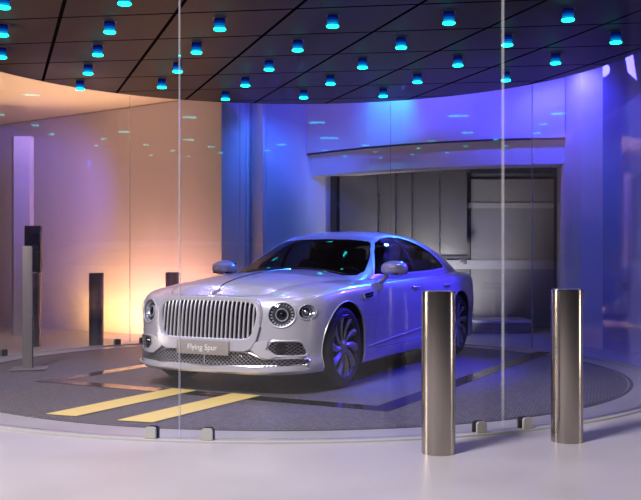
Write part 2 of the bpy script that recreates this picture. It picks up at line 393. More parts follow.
# ================================================================ THE CAR (x forward from the front axle, y to its left)
def build_car():
    car = empty('car', (-0.622, 8.806, 0.008), math.radians(243.1))
    OUT = [(0.86, 0), (0.858, .2), (0.842, .40), (0.805, .58), (0.725, .75), (0.60, .868), (0.42, .938), (0.2, .965), (0.0, .975), (-0.5, .975),
           (-1.2, .957), (-2.0, .957), (-2.7, .972), (-3.2, .985), (-3.6, .967), (-3.98, .895), (-4.20, .77), (-4.33, .58), (-4.40, .33), (-4.42, 0)]
    half = catmull(OUT, 8)
    # denser along the long flank
    pts = []
    for a, b in zip(half[:-1], half[1:]):
        d = math.hypot(a[0] - b[0], a[1] - b[1]); k = max(1, int(d / 0.045))
        for q in range(k): pts.append((a[0] + (b[0] - a[0]) * q / k, a[1] + (b[1] - a[1]) * q / k))
    pts.append(half[-1])
    loop = pts + [(x, -y) for x, y in pts[-2:0:-1]]
    n = len(loop); nor = []
    for i in range(n):
        a, b = loop[i - 1], loop[(i + 1) % n]; t = Vector((b[0] - a[0], b[1] - a[1])).normalized()
        nor.append((t.y, -t.x))
    if nor[0][0] < 0: nor = [(-a, -b) for a, b in nor]
    sh = lambda x: smooth_interp(x, [-4.45, -3.8, -3.2, -2.5, -1.5, -.8, 0, .5, .86], [.95, .985, .975, .955, .945, .935, .912, .868, .835])
    zc = lambda x: smooth_interp(x, [-4.45, -4.35, -4.1, -3.8, -3.4, -.9, -.75, -.4, 0, .4, .6, .72, .86], [.975, .995, 1.03, 1.062, 1.075, 1.06, 1.06, 1.048, 1.022, .968, .922, .886, .84])
    LV = [((.205, .30), (.19, .25), (.27, .30)), ((.178, .05), (.185, .06), (.24, .05)), ((.190, .006), (.20, .028), (.27, .02)),
          ((.235, .0), (.27, .014), (.34, .005)), ((.30, .010), (.34, .022), (.42, 0)), ((.40, .014), (.45, .016), (.52, 0)),
          ((.50, .026), (.56, .007), (.62, .005)), ((.60, .036), (.66, .001), (.72, .01)), ((.70, .048), (.75, .003), (.76, .025)),
          ((.78, .066), (-.065, .018), (.84, .05)), ((.825, .098), (-.018, .05), (.91, .085)), ((.848, .145), (0, .092), (.955, .15))]
    bm = bmesh.new(); rings = []
    cols = []
    for i in range(n):
        x, y = loop[i]; nx, ny = nor[i]
        wf = max(0, nx) ** 2; wr = max(0, -nx) ** 2; ws = ny * ny; S = sh(x); col = []
        for (f, s, r) in LV:
            zs = s[0] if s[0] > .1 else S + s[0]
            z = f[0] * wf + zs * ws + r[0] * wr; d = f[1] * wf + s[1] * ws + r[1] * wr
            col.append((x - nx * d, y - ny * d, z))
        low = catmull(col, 3)
        x0, y0, z0 = low[-1]; tx = min(.52, max(-4.12, x0)); cap = []
        for k in range(1, 19):
            r = k / 18.0; xx = x0 + (tx - x0) * r; yy = y0 * (1 - r)
            b = 1 - (1 - r) ** 2.0
            z = z0 + (zc(xx) - z0) * b
            if xx > -.9:                       # raised bonnet with a valley beside it
                yh = interp(xx, [-.8, -.2, .3, .7], [.74, .70, .62, .50])
                z -= .010 * math.exp(-((abs(yy) - yh) / .05) ** 2)
            cap.append((xx, yy, z))
        cols.append([bm.verts.new(p) for p in low + cap])
    m = len(cols[0])
    for i in range(n):
        a, b = cols[i], cols[(i + 1) % n]
        for k in range(m - 1): bm.faces.new((a[k], a[k + 1], b[k + 1], b[k]))
    bmesh.ops.remove_doubles(bm, verts=bm.verts[:], dist=0.0004)
    bmesh.ops.recalc_face_normals(bm, faces=bm.faces[:])
    bm.normal_update()
    bm.faces.ensure_lookup_table()
    if max(bm.faces, key=lambda f: f.calc_center_median().x).normal.x < 0:
        bmesh.ops.reverse_faces(bm, faces=bm.faces[:])
    bvh = BVHTree.FromBMesh(bm)
    def fx(y, z):
        h = bvh.ray_cast(Vector((2, y, z)), Vector((-1, 0, 0))); return h[0].x if h[0] else .5
    def sy(x, z, s=1):
        h = bvh.ray_cast(Vector((x, 2 * s, z)), Vector((0, -s, 0))); return h[0].y if h[0] else .95 * s
    def hz(x, y):
        h = bvh.ray_cast(Vector((x, y, 2)), Vector((0, 0, -1))); return h[0].z if h[0] else 1.0
    FRONT = lambda f: f.normal.x > .15 and f.calc_center_median().x > .15
    LEFT = lambda f: f.normal.y > .25 and f.calc_center_median().y > .3
    RIGHT = lambda f: f.normal.y < -.25 and f.calc_center_median().y < -.3
    TOP = lambda f: f.normal.z > .2
    whole = bm.copy()
    # wheel arches
    R_A = .412
    for cx_ in (0.0, -3.195):
        poly = [(cx_ + R_A * math.cos(2 * PI * k / 40), .372 + R_A * math.sin(2 * PI * k / 40)) for k in range(40)]
        for s in (1, -1):
            sel = lambda f, s=s: f.calc_center_median().y * s > .55 and f.calc_center_median().z < .9
            fs = cut(bm, poly, (0, 2), sel); bmesh.ops.delete(bm, geom=fs, context='FACES')
    # cabin opening under the greenhouse
    cab = [(-.80, -.70), (-.80, .70), (-2.0, .76), (-3.0, .74), (-3.45, .60), (-3.45, -.60), (-3.0, -.74), (-2.0, -.76)]
    fs = cut(bm, cab, (0, 1), lambda f: f.normal.z > .2 and f.calc_center_median().z > .85); bmesh.ops.delete(bm, geom=fs, context='FACES')
    # dark inner hull
    inner = bm.copy(); inner.normal_update()
    for v in inner.verts: v.co -= v.normal * .035
    obj('inner_hull', inner, M['black'], car)
    # ---------------- front openings
    def mir(p): return [(-y, z) for y, z in p][::-1]
    gh = [(0, .796), (.30, .794), (.43, .786), (.478, .760), (.494, .70), (.486, .62), (.455, .52), (.432, .492), (.38, .482), (0, .480)]
    GR = gh + [(-y, z) for y, z in gh[-2:0:-1]]
    fs = cut(bm, GR, (1, 2), FRONT); bmesh.ops.delete(bm, geom=fs, context='FACES')
    lo_h = [(0, .372), (.36, .374), (.44, .366), (.56, .316), (.86, .318), (.876, .30), (.868, .262), (.50, .252), (0, .246)]
    LOW = lo_h + [(-y, z) for y, z in lo_h[-2:0:-1]]
    fs = cut(bm, LOW, (1, 2), FRONT); bmesh.ops.delete(bm, geom=fs, context='FACES')
    SIDE = round_poly([(.585, .405), (.622, .468), (.835, .464), (.862, .36), (.850, .342), (.655, .345)], .03)
    for P in (SIDE, mir(SIDE)):
        fs = cut(bm, P, (1, 2), FRONT); bmesh.ops.delete(bm, geom=fs, context='FACES')
    big = [(.69 + .107 * math.cos(2 * PI * k / 28), .69 + .107 * math.sin(2 * PI * k / 28)) for k in range(28)]
    sml = [(.862 + .050 * math.cos(2 * PI * k / 20), .712 + .064 * math.sin(2 * PI * k / 20)) for k in range(20)]
    lens = []
    for P, kind in ((big, 0), (mir(big), 0), (sml, 1), (mir(sml), 1)):
        fs = cut(bm, P, (1, 2), FRONT); lens.append((take(bm, fs), P, kind))
    # ---------------- doors and bonnet as panels of their own
    fd = round_poly([(-.66, .30), (-.66, .60), (-.74, .80), (-.74, .925), (-1.9, .958), (-1.98, .88), (-1.98, .29)], .05)
    rd = round_poly([(-2.0, .29), (-2.0, .88), (-1.92, .958), (-2.92, .975), (-2.86, .84), (-2.70, .66), (-2.62, .50), (-2.60, .29)], .05)
    gaps = []
    doors = {}
    for nm, P in (('f', fd), ('r', rd)):
        for s, SEL in ((1, LEFT), (-1, RIGHT)):
            fs = cut(bm, P, (0, 2), SEL); d = take(bm, fs)
            Pi = offset_poly(P, -.004); f2 = cut(d, Pi, (0, 2), SEL); d2 = take(d, f2); d.free()
            doors[nm, s] = obj('front_door' if nm == 'f' else 'rear_door', d2, M['paint'], car, recalc=False)
    hh = [(.735, 0), (.728, .30), (.69, .46), (.60, .53), (.30, .62), (-.2, .70), (-.66, .745), (-.73, .70), (-.76, 0)]
    HD = hh + [(x, -y) for x, y in hh[-2:0:-1]]
    fs = cut(bm, HD, (0, 1), TOP); d = take(bm, fs)
    f2 = cut(d, offset_poly(HD, -.005), (0, 1), TOP); d2 = take(d, f2); d.free()
    bonnet = obj('bonnet', d2, M['paint'], car, recalc=False)
    # ---------------- rest of the lower body
    body = obj('body_shell', bm, M['paint'], car, recalc=False)
    # arch lips and liners
    for cx_ in (0.0, -3.195):
        for s in (1, -1):
            pth = []
            for k in range(0, 33):
                a = math.radians(-22 + 224 * k / 32); x = cx_ + R_A * math.cos(a); z = .372 + R_A * math.sin(a)
                pth.append((x, sy(x, max(z, .22), s) - .004 * s, z))
            obj('arch_lip', sweep_bm(pth, circ_prof(.006, 8, .010), up=(0, 1, 0)), M['paint'], body)
            lb = bmesh.new(); r0 = []
            for k in range(0, 33):
                a = math.radians(-25 + 230 * k / 32); x = cx_ + (R_A + .012) * math.cos(a); z = .372 + (R_A + .012) * math.sin(a)
                yo = abs(sy(x, max(z, .22), s)) - .02
                r0.append((lb.verts.new((x, s * yo, z)), lb.verts.new((x, s * .60, z))))
            for q in range(32): lb.faces.new((r0[q][0], r0[q][1], r0[q + 1][1], r0[q + 1][0]))
            lb.faces.new([v[1] for v in r0])
            obj('wheel_arch_liner', lb, M['black'], car)
    box('underbody', (-1.8, 0, .235), (4.7, 1.20, .05), M['black'], car, bev=.02)
    box('underbody_floor', (-1.6, 0, .235), (2.25, 1.76, .05), M['black'], car, bev=.02)
    # ---------------- radiator grille
    g = empty('radiator_grille', (0, 0, 0), parent=car)
    GO = offset_poly(round_poly(GR, .02, 2), .022)
    pth = [(fx(y, z) + .004, y, z) for y, z in GO]
    prof = [(.026 * math.copysign(abs(math.cos(a)) ** .7, math.cos(a)), .028 * math.copysign(abs(math.sin(a)) ** .7, math.sin(a))) for a in [2 * PI * k / 12 for k in range(12)]]
    obj('grille_frame', sweep_bm(pth, prof, closed=True, up=(1, 0, 0)), M['paint'], g)
    bk = bmesh.new(); vs = [bk.verts.new((fx(y, z) - .03, y, z)) for y, z in offset_poly(GR, .01)]
    cvs = bk.verts.new((.80, 0, .64))
    for k in range(len(vs)): bk.faces.new((vs[k - 1], vs[k], cvs))
    obj('grille_backing', bk, M['black'], g)
    NB = 23
    for k in range(NB):
        y = -.462 + .924 * k / (NB - 1)
        top = interp(abs(y), [0, .30, .43, .478, .494], [.796, .794, .786, .760, .70]) + .004
        bot = interp(abs(y), [0, .38, .432, .455, .486], [.480, .482, .492, .52, .62]) - .004
        pth = [(fx(y, bot + (top - bot) * q / 8) + .004, y * (1 - .0 * q), bot + (top - bot) * q / 8) for q in range(9)]
        obj('grille_bar', sweep_bm(pth, circ_prof(.0095, 8, .013), up=(1, 0, 0)), M['bright_trim'], g)
    # painted chin of the grille tub
    TUB = [(-.44, .462), (.44, .462), (.475, .53), (.515, .62), (.53, .60), (.50, .47), (.455, .40), (.40, .378), (-.40, .378), (-.455, .40), (-.50, .47), (-.53, .60), (-.515, .62), (-.475, .53)]
    obj('grille_surround', patch(whole, TUB, (1, 2), FRONT, .016, -.02), M['paint'], g)
    # ---------------- lower grilles
    def mesh_fill(name, poly, parent, step=.040, r=.0032, inset=.004):
        mb = bmesh.new()
        ys = [p[0] for p in poly]; zs = [p[1] for p in poly]; y0, y1, z0, z1 = min(ys), max(ys), min(zs), max(zs)
        for sg in (1, -1):
            c = y0 - (z1 - z0) * 2
            while c < y1 + (z1 - z0) * 2:
                run = []; N = 40
                for q in range(N + 1):
                    z = z0 + (z1 - z0) * q / N; y = c + sg * (z - z0) * 1.25
                    if in_poly((y, z), poly): run.append((fx(y, z) - inset, y, z))
                    else:
                        if len(run) > 2: sweep_bm(run[::3] + ([run[-1]] if (len(run) - 1) % 3 else []), circ_prof(r, 4), bm=mb, up=(1, 0, 0))
                        run = []
                if len(run) > 2: sweep_bm(run[::3] + ([run[-1]] if (len(run) - 1) % 3 else []), circ_prof(r, 4), bm=mb, up=(1, 0, 0))
                c += step
        return obj(name, mb, M['mesh_metal'], parent)
    lg = empty('lower_grille', (0, 0, 0), parent=car)
    mesh_fill('grille_mesh', LOW, lg)
    pth = [(fx(y, z) + .002, y, z) for y, z in LOW]
    obj('grille_trim', sweep_bm(pth, circ_prof(.010, 8), closed=True, up=(1, 0, 0)), M['grille_bar'], lg)
    box('centre_post', (fx(0, .31) - .004, 0, .31), (.02, .012, .12), M['chrome'], lg)
    box('parking_sensor', (fx(.36, .35) - .004, .355, .345), (.02, .028, .028), M['chrome'], lg, bev=.006)
    WING = [(.46, .452), (.60, .478), (.592, .42), (.582, .402), (.655, .335), (.61, .320), (.558, .326), (.46, .388)]
    for P, s in ((SIDE, 1), (mir(SIDE), -1)):
        sg_ = empty('bumper_vent', (0, 0, 0), parent=car)
        mesh_fill('vent_mesh', P, sg_, .036)
        obj('vent_trim', sweep_bm([(fx(y, z) + .003, y, z) for y, z in offset_poly(P, .004)], circ_prof(.011, 8), closed=True, up=(1, 0, 0)), M['bright_trim'], sg_)
        W = WING if s > 0 else mir(WING)
        obj('chrome_wing', patch(whole, W, (1, 2), FRONT, .012, -.016), M['bright_trim'], sg_)
        b = lathe_bm([(.0, .012), (.036, .010), (.050, .006), (.056, -.01), (.05, -.03)], 24, 'X')
        o = obj('sensor_disc', b, M['gloss_black'], sg_)
        yy = .703 * s; o.location = (fx(yy, .404) - .004, yy, .404); o.rotation_euler = (0, 0, math.radians(42 * s))
    # bright line under the lower mouth and front splitter
    LP = [(.87, .236), (.5, .222), (0, .216), (-.5, .222), (-.87, .236), (-.87, .222), (-.5, .206), (0, .200), (.5, .206), (.87, .222)]
    obj('splitter', patch(whole, LP, (1, 2), FRONT, .012, -.016), M['paint'], car)
    # ---------------- number plate with its lettering
    pl = box('number_plate', (0, 0, 0), (.016, .535, .122), M['plate'], car, bev=.004)
    pl.location = (.888, .005, .400); pl.rotation_euler = (0, math.radians(-3), 0)
    cu = bpy.data.curves.new('plate_lettering', 'FONT'); cu.body = 'Flying Spur'; cu.size = .070; cu.align_x = 'CENTER'; cu.align_y = 'CENTER'; cu.extrude = .001
    to = bpy.data.objects.new('tmp', cu); COL.objects.link(to)
    dg = bpy.context.evaluated_depsgraph_get(); me = bpy.data.meshes.new_from_object(to.evaluated_get(dg)); bpy.data.objects.remove(to)
    lt = link('lettering', me, M['plate_text'], pl); lt['label'] = 'white lettering'
    lt.matrix_local = Matrix.Translation((.0095, 0.0, 0)) @ Matrix(((0, 0, 1, 0), (1, 0, 0, 0), (0, 1, 0, 0), (0, 0, 0, 1)))
    # ---------------- lamps
    for (lb, P, kind) in lens:
        cy = sum(p[0] for p in P) / len(P); cz = sum(p[1] for p in P) / len(P); s = 1 if cy > 0 else -1
        hl = empty('headlamp' if kind == 0 else 'marker_lamp', (0, 0, 0), parent=car)
        ring = [Vector((fx(y, z), y, z)) for y, z in P]
        ctr = sum(ring, Vector()) / len(ring)
        nrm = Vector((0, 0, 0))
        for q in range(len(ring)): nrm += (ring[q - 1] - ctr).cross(ring[q] - ctr)
        nrm.normalize()
        if nrm.x < 0: nrm = -nrm
        obj('lamp_rim', sweep_bm([p + nrm * .002 for p in ring], circ_prof(.0085 if kind == 0 else .006, 8), closed=True, up=tuple(nrm)), M['bright_trim'], hl)
        dp = .07 if kind == 0 else .04
        bb = bmesh.new(); prev = None
        for sc, dd in ((1.0, 0), (.95, .25), (.80, .7), (.62, .9)):
            cur = [bb.verts.new(ctr + (p - ctr) * sc - nrm * dp * dd) for p in ring]
            if prev:
                for q in range(len(cur)): bb.faces.new((prev[q - 1], prev[q], cur[q], cur[q - 1]))
            prev = cur
        bb.faces.new(prev)
        obj('lamp_bowl', bb, M['reflector'], hl)
        # cut-crystal ring of facets, projector and its dark collar
        rt = nrm.to_track_quat('Z', 'Y').to_matrix().to_4x4()
        def lat(name, prof, mat, seg=24):
            b = lathe_bm(prof, seg); o = obj(name, b, mat, hl); o.matrix_local = Matrix.Translation(ctr - nrm * dp * .8) @ rt; return o
        if kind == 0:
            lat('projector_collar', [(.082, .012), (.085, .03), (.078, .034), (.060, .02), (.052, .006)], M['dark_steel'])
            lat('projector_ring', [(.040, .0), (.056, .012), (.056, .042), (.050, .047), (.045, .040), (.045, .01)], M['bright_trim'])
            lat('projector_lens', [(0, .050), (.02, .047), (.035, .036), (.044, .02), (.044, 0)], M['gloss_black'])
            fb = bmesh.new()
            for q in range(22):
                a = 2 * PI * q / 22; add_box(fb, (.092 * math.cos(a), .092 * math.sin(a), .034), (.014, .014, .014), Matrix.Rotation(a, 3, 'Z') @ Matrix.Rotation(.8, 3, 'Y'))
            o = obj('crystal_ring', fb, M['bright_trim'], hl, smooth=False); o.matrix_local = Matrix.Translation(ctr - nrm * dp * .8) @ rt
        else:
            lat('projector_lens', [(0, .026), (.014, .022), (.024, .010), (.026, 0)], M['chrome'])
            fb = bmesh.new()
            for q in range(14):
                a = 2 * PI * q / 14; add_box(fb, (.042 * math.cos(a), .042 * math.sin(a), .016), (.010, .010, .010), Matrix.Rotation(a, 3, 'Z') @ Matrix.Rotation(.8, 3, 'Y'))
            o = obj('crystal_ring', fb, M['reflector'], hl, smooth=False); o.matrix_local = Matrix.Translation(ctr - nrm * dp * .8) @ rt
        lb.normal_update()
        for v in lb.verts:
            q = (v.co - ctr).length; v.co += nrm * .012 * max(0, 1 - (q / (.13 if kind == 0 else .08)) ** 2)
        o = obj('lamp_cover', lb, M['lamp_glass'], hl, recalc=False)
    # ---------------- bonnet spine and badge
    pth = [(x, 0, hz(x, 0) + .002) for x in [.70 - .07 * k for k in range(21)]]
    obj('bonnet_spine', sweep_bm(pth, circ_prof(.006, 6, .005)), M['gloss_black'], bonnet)
    bd = bmesh.new(); bz = hz(.715, 0) + .004
    for s in (1, -1):
        tri = [(.0, .004 * s, .0), (.008, .014 * s, .034), (-.03, .055 * s, .050), (-.035, .046 * s, .028), (-.016, .018 * s, .006)]
        a = [bd.verts.new((.715 + x, y, bz + z)) for x, y, z in tri]; b = [bd.verts.new((.708 + x, y, bz + z - .004)) for x, y, z in tri]
        bd.faces.new(a); bd.faces.new(b[::-1])
        for q in range(5): bd.faces.new((a[q - 1], a[q], b[q], b[q - 1]))
    add_box(bd, (.712, 0, bz + .012), (.012, .014, .026), bev=.004)
    obj('winged_badge', bd, M['mesh_metal'], car)
    # ---------------- greenhouse
    ZB = .925
    XS = [-.60, -.70, -.80, -.90, -1.0, -1.1, -1.2, -1.3, -1.4, -1.48, -1.56, -1.66, -1.76, -1.9, -2.05, -2.2, -2.35, -2.5, -2.65, -2.8, -2.95, -3.1, -3.25, -3.4, -3.55, -3.7, -3.85, -3.97]
    zr = lambda x: smooth_interp(x, [-3.97, -3.85, -3.6, -3.3, -3.0, -2.7, -2.4, -2.1, -1.85, -1.6, -1.4, -1.2, -1.0, -.75, -.6],
                                 [1.03, 1.11, 1.245, 1.348, 1.418, 1.455, 1.472, 1.478, 1.465, 1.425, 1.362, 1.268, 1.168, 1.045, 1.0])
    yb = lambda x: smooth_interp(x, [-3.97, -3.8, -3.4, -2.8, -2.2, -1.5, -.9, -.6], [.70, .745, .80, .835, .845, .838, .805, .78])
    gm = bmesh.new(); R = []; K = 56
    fine = []
    for a, b in zip(XS[:-1], XS[1:]): fine += [a, (a + b) / 2]
    fine.append(XS[-1])
    for x in fine:
        row = []; Y, Z = yb(x), zr(x)
        for k in range(K + 1):
            t = PI * k / K; c, s = math.cos(t), math.sin(t)
            row.append(gm.verts.new((x, Y * math.copysign(abs(c) ** (2 / 3.5), c), ZB + (Z - ZB) * abs(s) ** (2 / 1.85))))
        R.append(row)
    for a, b in zip(R[:-1], R[1:]):
        for k in range(K): gm.faces.new((a[k], b[k], b[k + 1], a[k + 1]))
    bmesh.ops.recalc_face_normals(gm, faces=gm.faces[:]); gm.normal_update()
    if sum(f.normal.z for f in gm.faces) < 0: bmesh.ops.reverse_faces(gm, faces=gm.faces[:])
    gm.normal_update(); gwhole = gm.copy()
    GL = lambda f: f.normal.y > .3 and f.calc_center_median().y > .3
    GRr = lambda f: f.normal.y < -.3 and f.calc_center_median().y < -.3
    WS = lambda f: f.normal.x > .2 and f.calc_center_median().x > -1.8
    RW = lambda f: f.normal.x < -.15 and f.calc_center_median().x < -2.7
    DLO = [(-1.02, 1.005), (-1.14, 1.09), (-1.34, 1.235), (-1.52, 1.332), (-1.72, 1.382), (-1.95, 1.402), (-2.2, 1.398), (-2.42, 1.367), (-2.62, 1.312),
           (-2.82, 1.228), (-2.98, 1.142), (-3.07, 1.078), (-3.04, 1.058), (-2.6, 1.035), (-2.0, 1.022), (-1.5, 1.010)]
    TRIM = offset_poly(DLO, .020)
    BP = [(-1.955, 1.0), (-1.955, 1.45), (-2.03, 1.45), (-2.03, 1.0)]
    WSP = [(.0, 1.0), (.70, 1.0), (.72, 1.04), (.665, 1.16), (.60, 1.27), (.56, 1.325), (.50, 1.352), (.30, 1.372), (0, 1.378)]
    WSP = WSP + [(-y, z) for y, z in WSP[-2:0:-1]]
    RWP = [(.0, 1.13), (.56, 1.12), (.58, 1.15), (.50, 1.28), (.44, 1.335), (.2, 1.362), (0, 1.365)]
    RWP = RWP + [(-y, z) for y, z in RWP[-2:0:-1]]
    for s, SEL in ((1, GL), (-1, GRr)):
        fs = cut(gm, DLO, (0, 2), SEL); gb = take(gm, fs)
        frame = empty('side_glazing', (0, 0, 0), parent=car)
        # B pillar and the two panes
        f2 = cut(gb, BP, (0, 2), SEL); pil = take(gb, f2)
        obj('door_pillar', thicken(pil, .002, .006), M['gloss_black'], frame)
        fr = [f for f in gb.faces if f.calc_center_median().x > -1.98]; ga = take(gb, fr)
        obj('front_window', ga, M['side_glass'], frame, recalc=False); obj('rear_window', gb, M['side_glass'], frame, recalc=False)
        tb = gwhole.copy(); ff = cut(tb, TRIM, (0, 2), SEL); t1 = take(tb, ff); tb.free()
        ff = cut(t1, DLO, (0, 2), SEL); bmesh.ops.delete(t1, geom=ff, context='FACES')
        obj('window_trim', thicken(t1, .005, .012), M['bright_trim'], frame)
    fs = cut(gm, WSP, (1, 2), WS); wsb = take(gm, fs)
    fs = cut(gm, RWP, (1, 2), RW); rwb = take(gm, fs)
    obj('windscreen', wsb, M['car_glass'], car, recalc=False)
    obj('rear_screen', rwb, M['car_glass'], car, recalc=False)
    # black rubber edge of the windscreen
    hl_ = gm.copy(); hl_.normal_update()
    for v in hl_.verts: v.co -= v.normal * .022
    obj('headlining', hl_, M['black'], car, recalc=False)
    obj('roof', gm, M['paint'], car, recalc=False)
    # ---------------- cabin
    box('cabin_floor', (-2.1, 0, .42), (2.7, 1.40, .05), M['black'], car)
    db = bmesh.new(); add_box(db, (-1.02, 0, .86), (.46, 1.42, .30), bev=.07, seg=3)
    obj('dashboard', db, M['leather'], car)
    box('parcel_shelf', (-3.25, 0, .95), (.5, 1.1, .06), M['black'], car, bev=.02)
    for x, y in ((-1.78, .38), (-1.78, -.38), (-2.72, .38), (-2.72, -.38)):
        st = empty('seat', (x, y, 0), parent=car)
        box('seat_cushion', (0.05, 0, .56), (.54, .52, .18), M['leather'], st, bev=.06, seg=3)
        box('seat_back', (-.27, 0, .86), (.17, .52, .58), M['leather'], st, rot=Matrix.Rotation(math.radians(-16), 3, 'Y'), bev=.06, seg=3)
        box('headrest', (-.36, 0, 1.20), (.10, .28, .19), M['leather'], st, rot=Matrix.Rotation(math.radians(-10), 3, 'Y'), bev=.04, seg=3)
    pth = [(0, .18 * math.cos(2 * PI * k / 28), .18 * math.sin(2 * PI * k / 28)) for k in range(28)]
    sw = sweep_bm(pth, circ_prof(.016, 8), closed=True, up=(1, 0, 0)); add_box(sw, (0, 0, 0), (.04, .34, .035), bev=.01); add_box(sw, (0, 0, -.08), (.03, .04, .16), bev=.01)
    add_box(sw, (.16, 0, -.02), (.30, .06, .06), bev=.01)
    o = obj('steering_wheel', sw, M['leather'], car); o.location = (-1.33, .38, .90); o.rotation_euler = (0, math.radians(22), 0)
    box('inner_mirror', (-1.47, 0, 1.29), (.03, .24, .06), M['black'], car, bev=.015)
    # ---------------- wipers
    for ya, yb_ in ((.05, .60), (-.55, .0)):
        pth = []
        for q in range(8):
            y = ya + (yb_ - ya) * q / 7; pth.append((-.735 - .05 * (1 - (y / .7) ** 2) * .0, y, hz(-.735, y) + .012))
        obj('wiper', sweep_bm(pth, circ_prof(.008, 6)), M['black'], car)
    # ---------------- mirrors
    for s in (1, -1):
        mb = bmesh.new(); rows = []
        for i in range(13):
            u = i / 12; x = .10 - .20 * u        # nose to glass
            k = math.sqrt(max(0, 1 - (1 - min(1, u * 1.35)) ** 2.2)) if u < .75 else 1 - .10 * ((u - .75) / .25)
            row = []
            for q in range(24):
                a = 2 * PI * q / 24; c, sn = math.cos(a), math.sin(a)
                row.append(mb.verts.new((x + .03 * s * c * 0, .132 * k * math.copysign(abs(c) ** .8, c), .084 * k * math.copysign(abs(sn) ** .85, sn) * (1.0 if sn > 0 else .9))))
            rows.append(row)
        for a, b in zip(rows[:-1], rows[1:]):
            for q in range(24): mb.faces.new((a[q - 1], a[q], b[q], b[q - 1]))
        mb.faces.new(rows[-1]); mb.faces.new(rows[0][::-1])
        bmesh.ops.remove_doubles(mb, verts=mb.verts[:], dist=.0005)
        o = obj('side_mirror', mb, M['paint'], car); o.location = (-.985, 1.0 * s, 1.062); o.rotation_euler = (0, 0, math.radians(-10 * s))
        gb = bmesh.new(); add_box(gb, (-.102, 0, .004), (.006, .225, .105), bev=.002); obj('mirror_glass', gb, M['gloss_black'], o)
        sb = bmesh.new(); add_box(sb, (-.01, -.01 * s, -.047), (.15, .20, .012), bev=.005); obj('mirror_underside', sb, M['gloss_black'], o)
        pth = [(-.97, .84 * s, .905), (-.97, .885 * s, .930), (-.975, .92 * s, .965), (-.98, .955 * s, 1.02)]
        o2 = obj('mirror_arm', sweep_bm(pth, circ_prof(.05, 10, .022), up=(0, 0, 1)), M['paint'], car)
    # ---------------- flank details
    for s, SEL in ((1, LEFT), (-1, RIGHT)):
        pth = [(x, sy(x, z, s) + .003 * s, z) for x, z in [(-.52 - .2 * q, .335 + .0105 * q) for q in range(11)]]
        obj('sill_strip', sweep_bm(pth, circ_prof(.006, 6, .011), up=(0, s, 0)), M['bright_trim'], car)
        VENT = [(-.33, .838), (-.685, .868), (-.64, .843), (-.675, .838), (-.60, .798), (-.36, .785)]
        vt = obj('fender_vent', patch(whole, VENT, (0, 2), SEL, .006, -.012), M['bright_trim'], car)
        for V in ([(-.355, .833), (-.56, .850), (-.545, .828), (-.365, .815)], [(-.37, .810), (-.55, .824), (-.53, .803), (-.38, .791)]):
            obj('vent_slot', patch(whole, V, (0, 2), SEL, .012, -.012), M['gloss_black'], vt)
        for nm, x in (('f', -1.78), ('r', -2.74)):
            pth = [(x - .10 + .2 * q / 6, sy(x - .10 + .2 * q / 6, .862, s) + s * (.006 + .022 * math.sin(PI * q / 6)), .862 + .004 * q / 6) for q in range(7)]
            obj('door_handle', sweep_bm(pth, circ_prof(.008, 8, .014), up=(0, s, 0)), M['bright_trim'], doors[nm, s])
        # rear lamp and bumper corner strip
        RL = [(sg, z) for sg, z in [(-4.08, .83), (-4.26, .84), (-4.28, .74), (-4.14, .73)]]
        obj('rear_lamp', patch(whole, RL, (0, 2), SEL, .006, -.012), M['gloss_black'], car)
        RS = [(-3.98, .44), (-4.36, .47), (-4.36, .445), (-3.98, .415)]
        obj('bumper_strip', patch(whole, RS, (0, 2), lambda f, s=s: f.calc_center_median().y * s > .2 and f.normal.y * s > .05, .006, -.012), M['bright_trim'], car)
        CR = [(-.44, .30), (-.44, .312), (-.60, .42), (-.60, .41)]
    # ---------------- wheels
    def wheel():
        w = bmesh.new()
        lathe_bm([(.262, -.20), (.272, -.19), (.255, -.12), (.250, -.03), (.258, .012), (.268, .022), (.287, .028), (.293, .024), (.294, .012), (.275, .0), (.262, -.10)], 56, 'Y', w, close=True)
        root = obj('wheel', w, M['alloy_dark'], car)
        t = lathe_bm([(.280, .012), (.300, .022), (.330, .018), (.358, -.004), (.371, -.03), (.372, -.10), (.371, -.17), (.358, -.20), (.33, -.22), (.29, -.215), (.28, -.19)], 56, 'Y', None, close=True)
        obj('tyre', t, M['rubber'], root)
        d = lathe_bm([(0, -.05), (.12, -.05), (.205, -.055), (.205, -.085), (0, -.085)], 40, 'Y'); obj('brake_disc', d, M['dark_steel'], root)
        bk = lathe_bm([(0, -.13), (.255, -.13)], 40, 'Y'); obj('wheel_back', bk, M['black'], root)
        h = lathe_bm([(0, .020), (.028, .019), (.040, .012), (.062, .004), (.075, -.02), (.07, -.05)], 32, 'Y'); obj('hub_cap', h, M['alloy'], root)
        for k in range(10):
            a0 = 2 * PI * k / 10; sb = bmesh.new(); rows = []
            for q in range(9):
                u = q / 8; r = .055 + .215 * u; ang = a0 + .30 * u ** 1.5
                wd = .013 + .032 * u; dep = .002 + .016 * u
                tw = .5
                c, s = math.cos(ang), math.sin(ang)
                def P(t, yy): return (r * c - t * s, yy, r * s + t * c)
                rows.append([sb.verts.new(P(-wd, dep - .006)), sb.verts.new(P(-wd * .2, dep + .004)), sb.verts.new(P(wd, dep - .014)), sb.verts.new(P(wd * .6, dep - .045)), sb.verts.new(P(-wd * .6, dep - .045))])
            for a, b in zip(rows[:-1], rows[1:]):
                for q in range(5): sb.faces.new((a[q - 1], a[q], b[q], b[q - 1]))
            sb.faces.new(rows[0]); sb.faces.new(rows[-1][::-1])
            obj('spoke', sb, M['alloy'], root, sharp=25)
        return root
    w0 = wheel(); w0.location = (0, .935, .372); w0.rotation_euler = (0, .12, 0)
    for (x, y, r) in ((-3.195, .945, 0), (0, -.935, PI), (-3.195, -.945, PI)):
        c = copy_tree(w0, car); c.location = (x, y, .372); c.rotation_euler = (0, .45, r)
    whole.free(); gwhole.free()
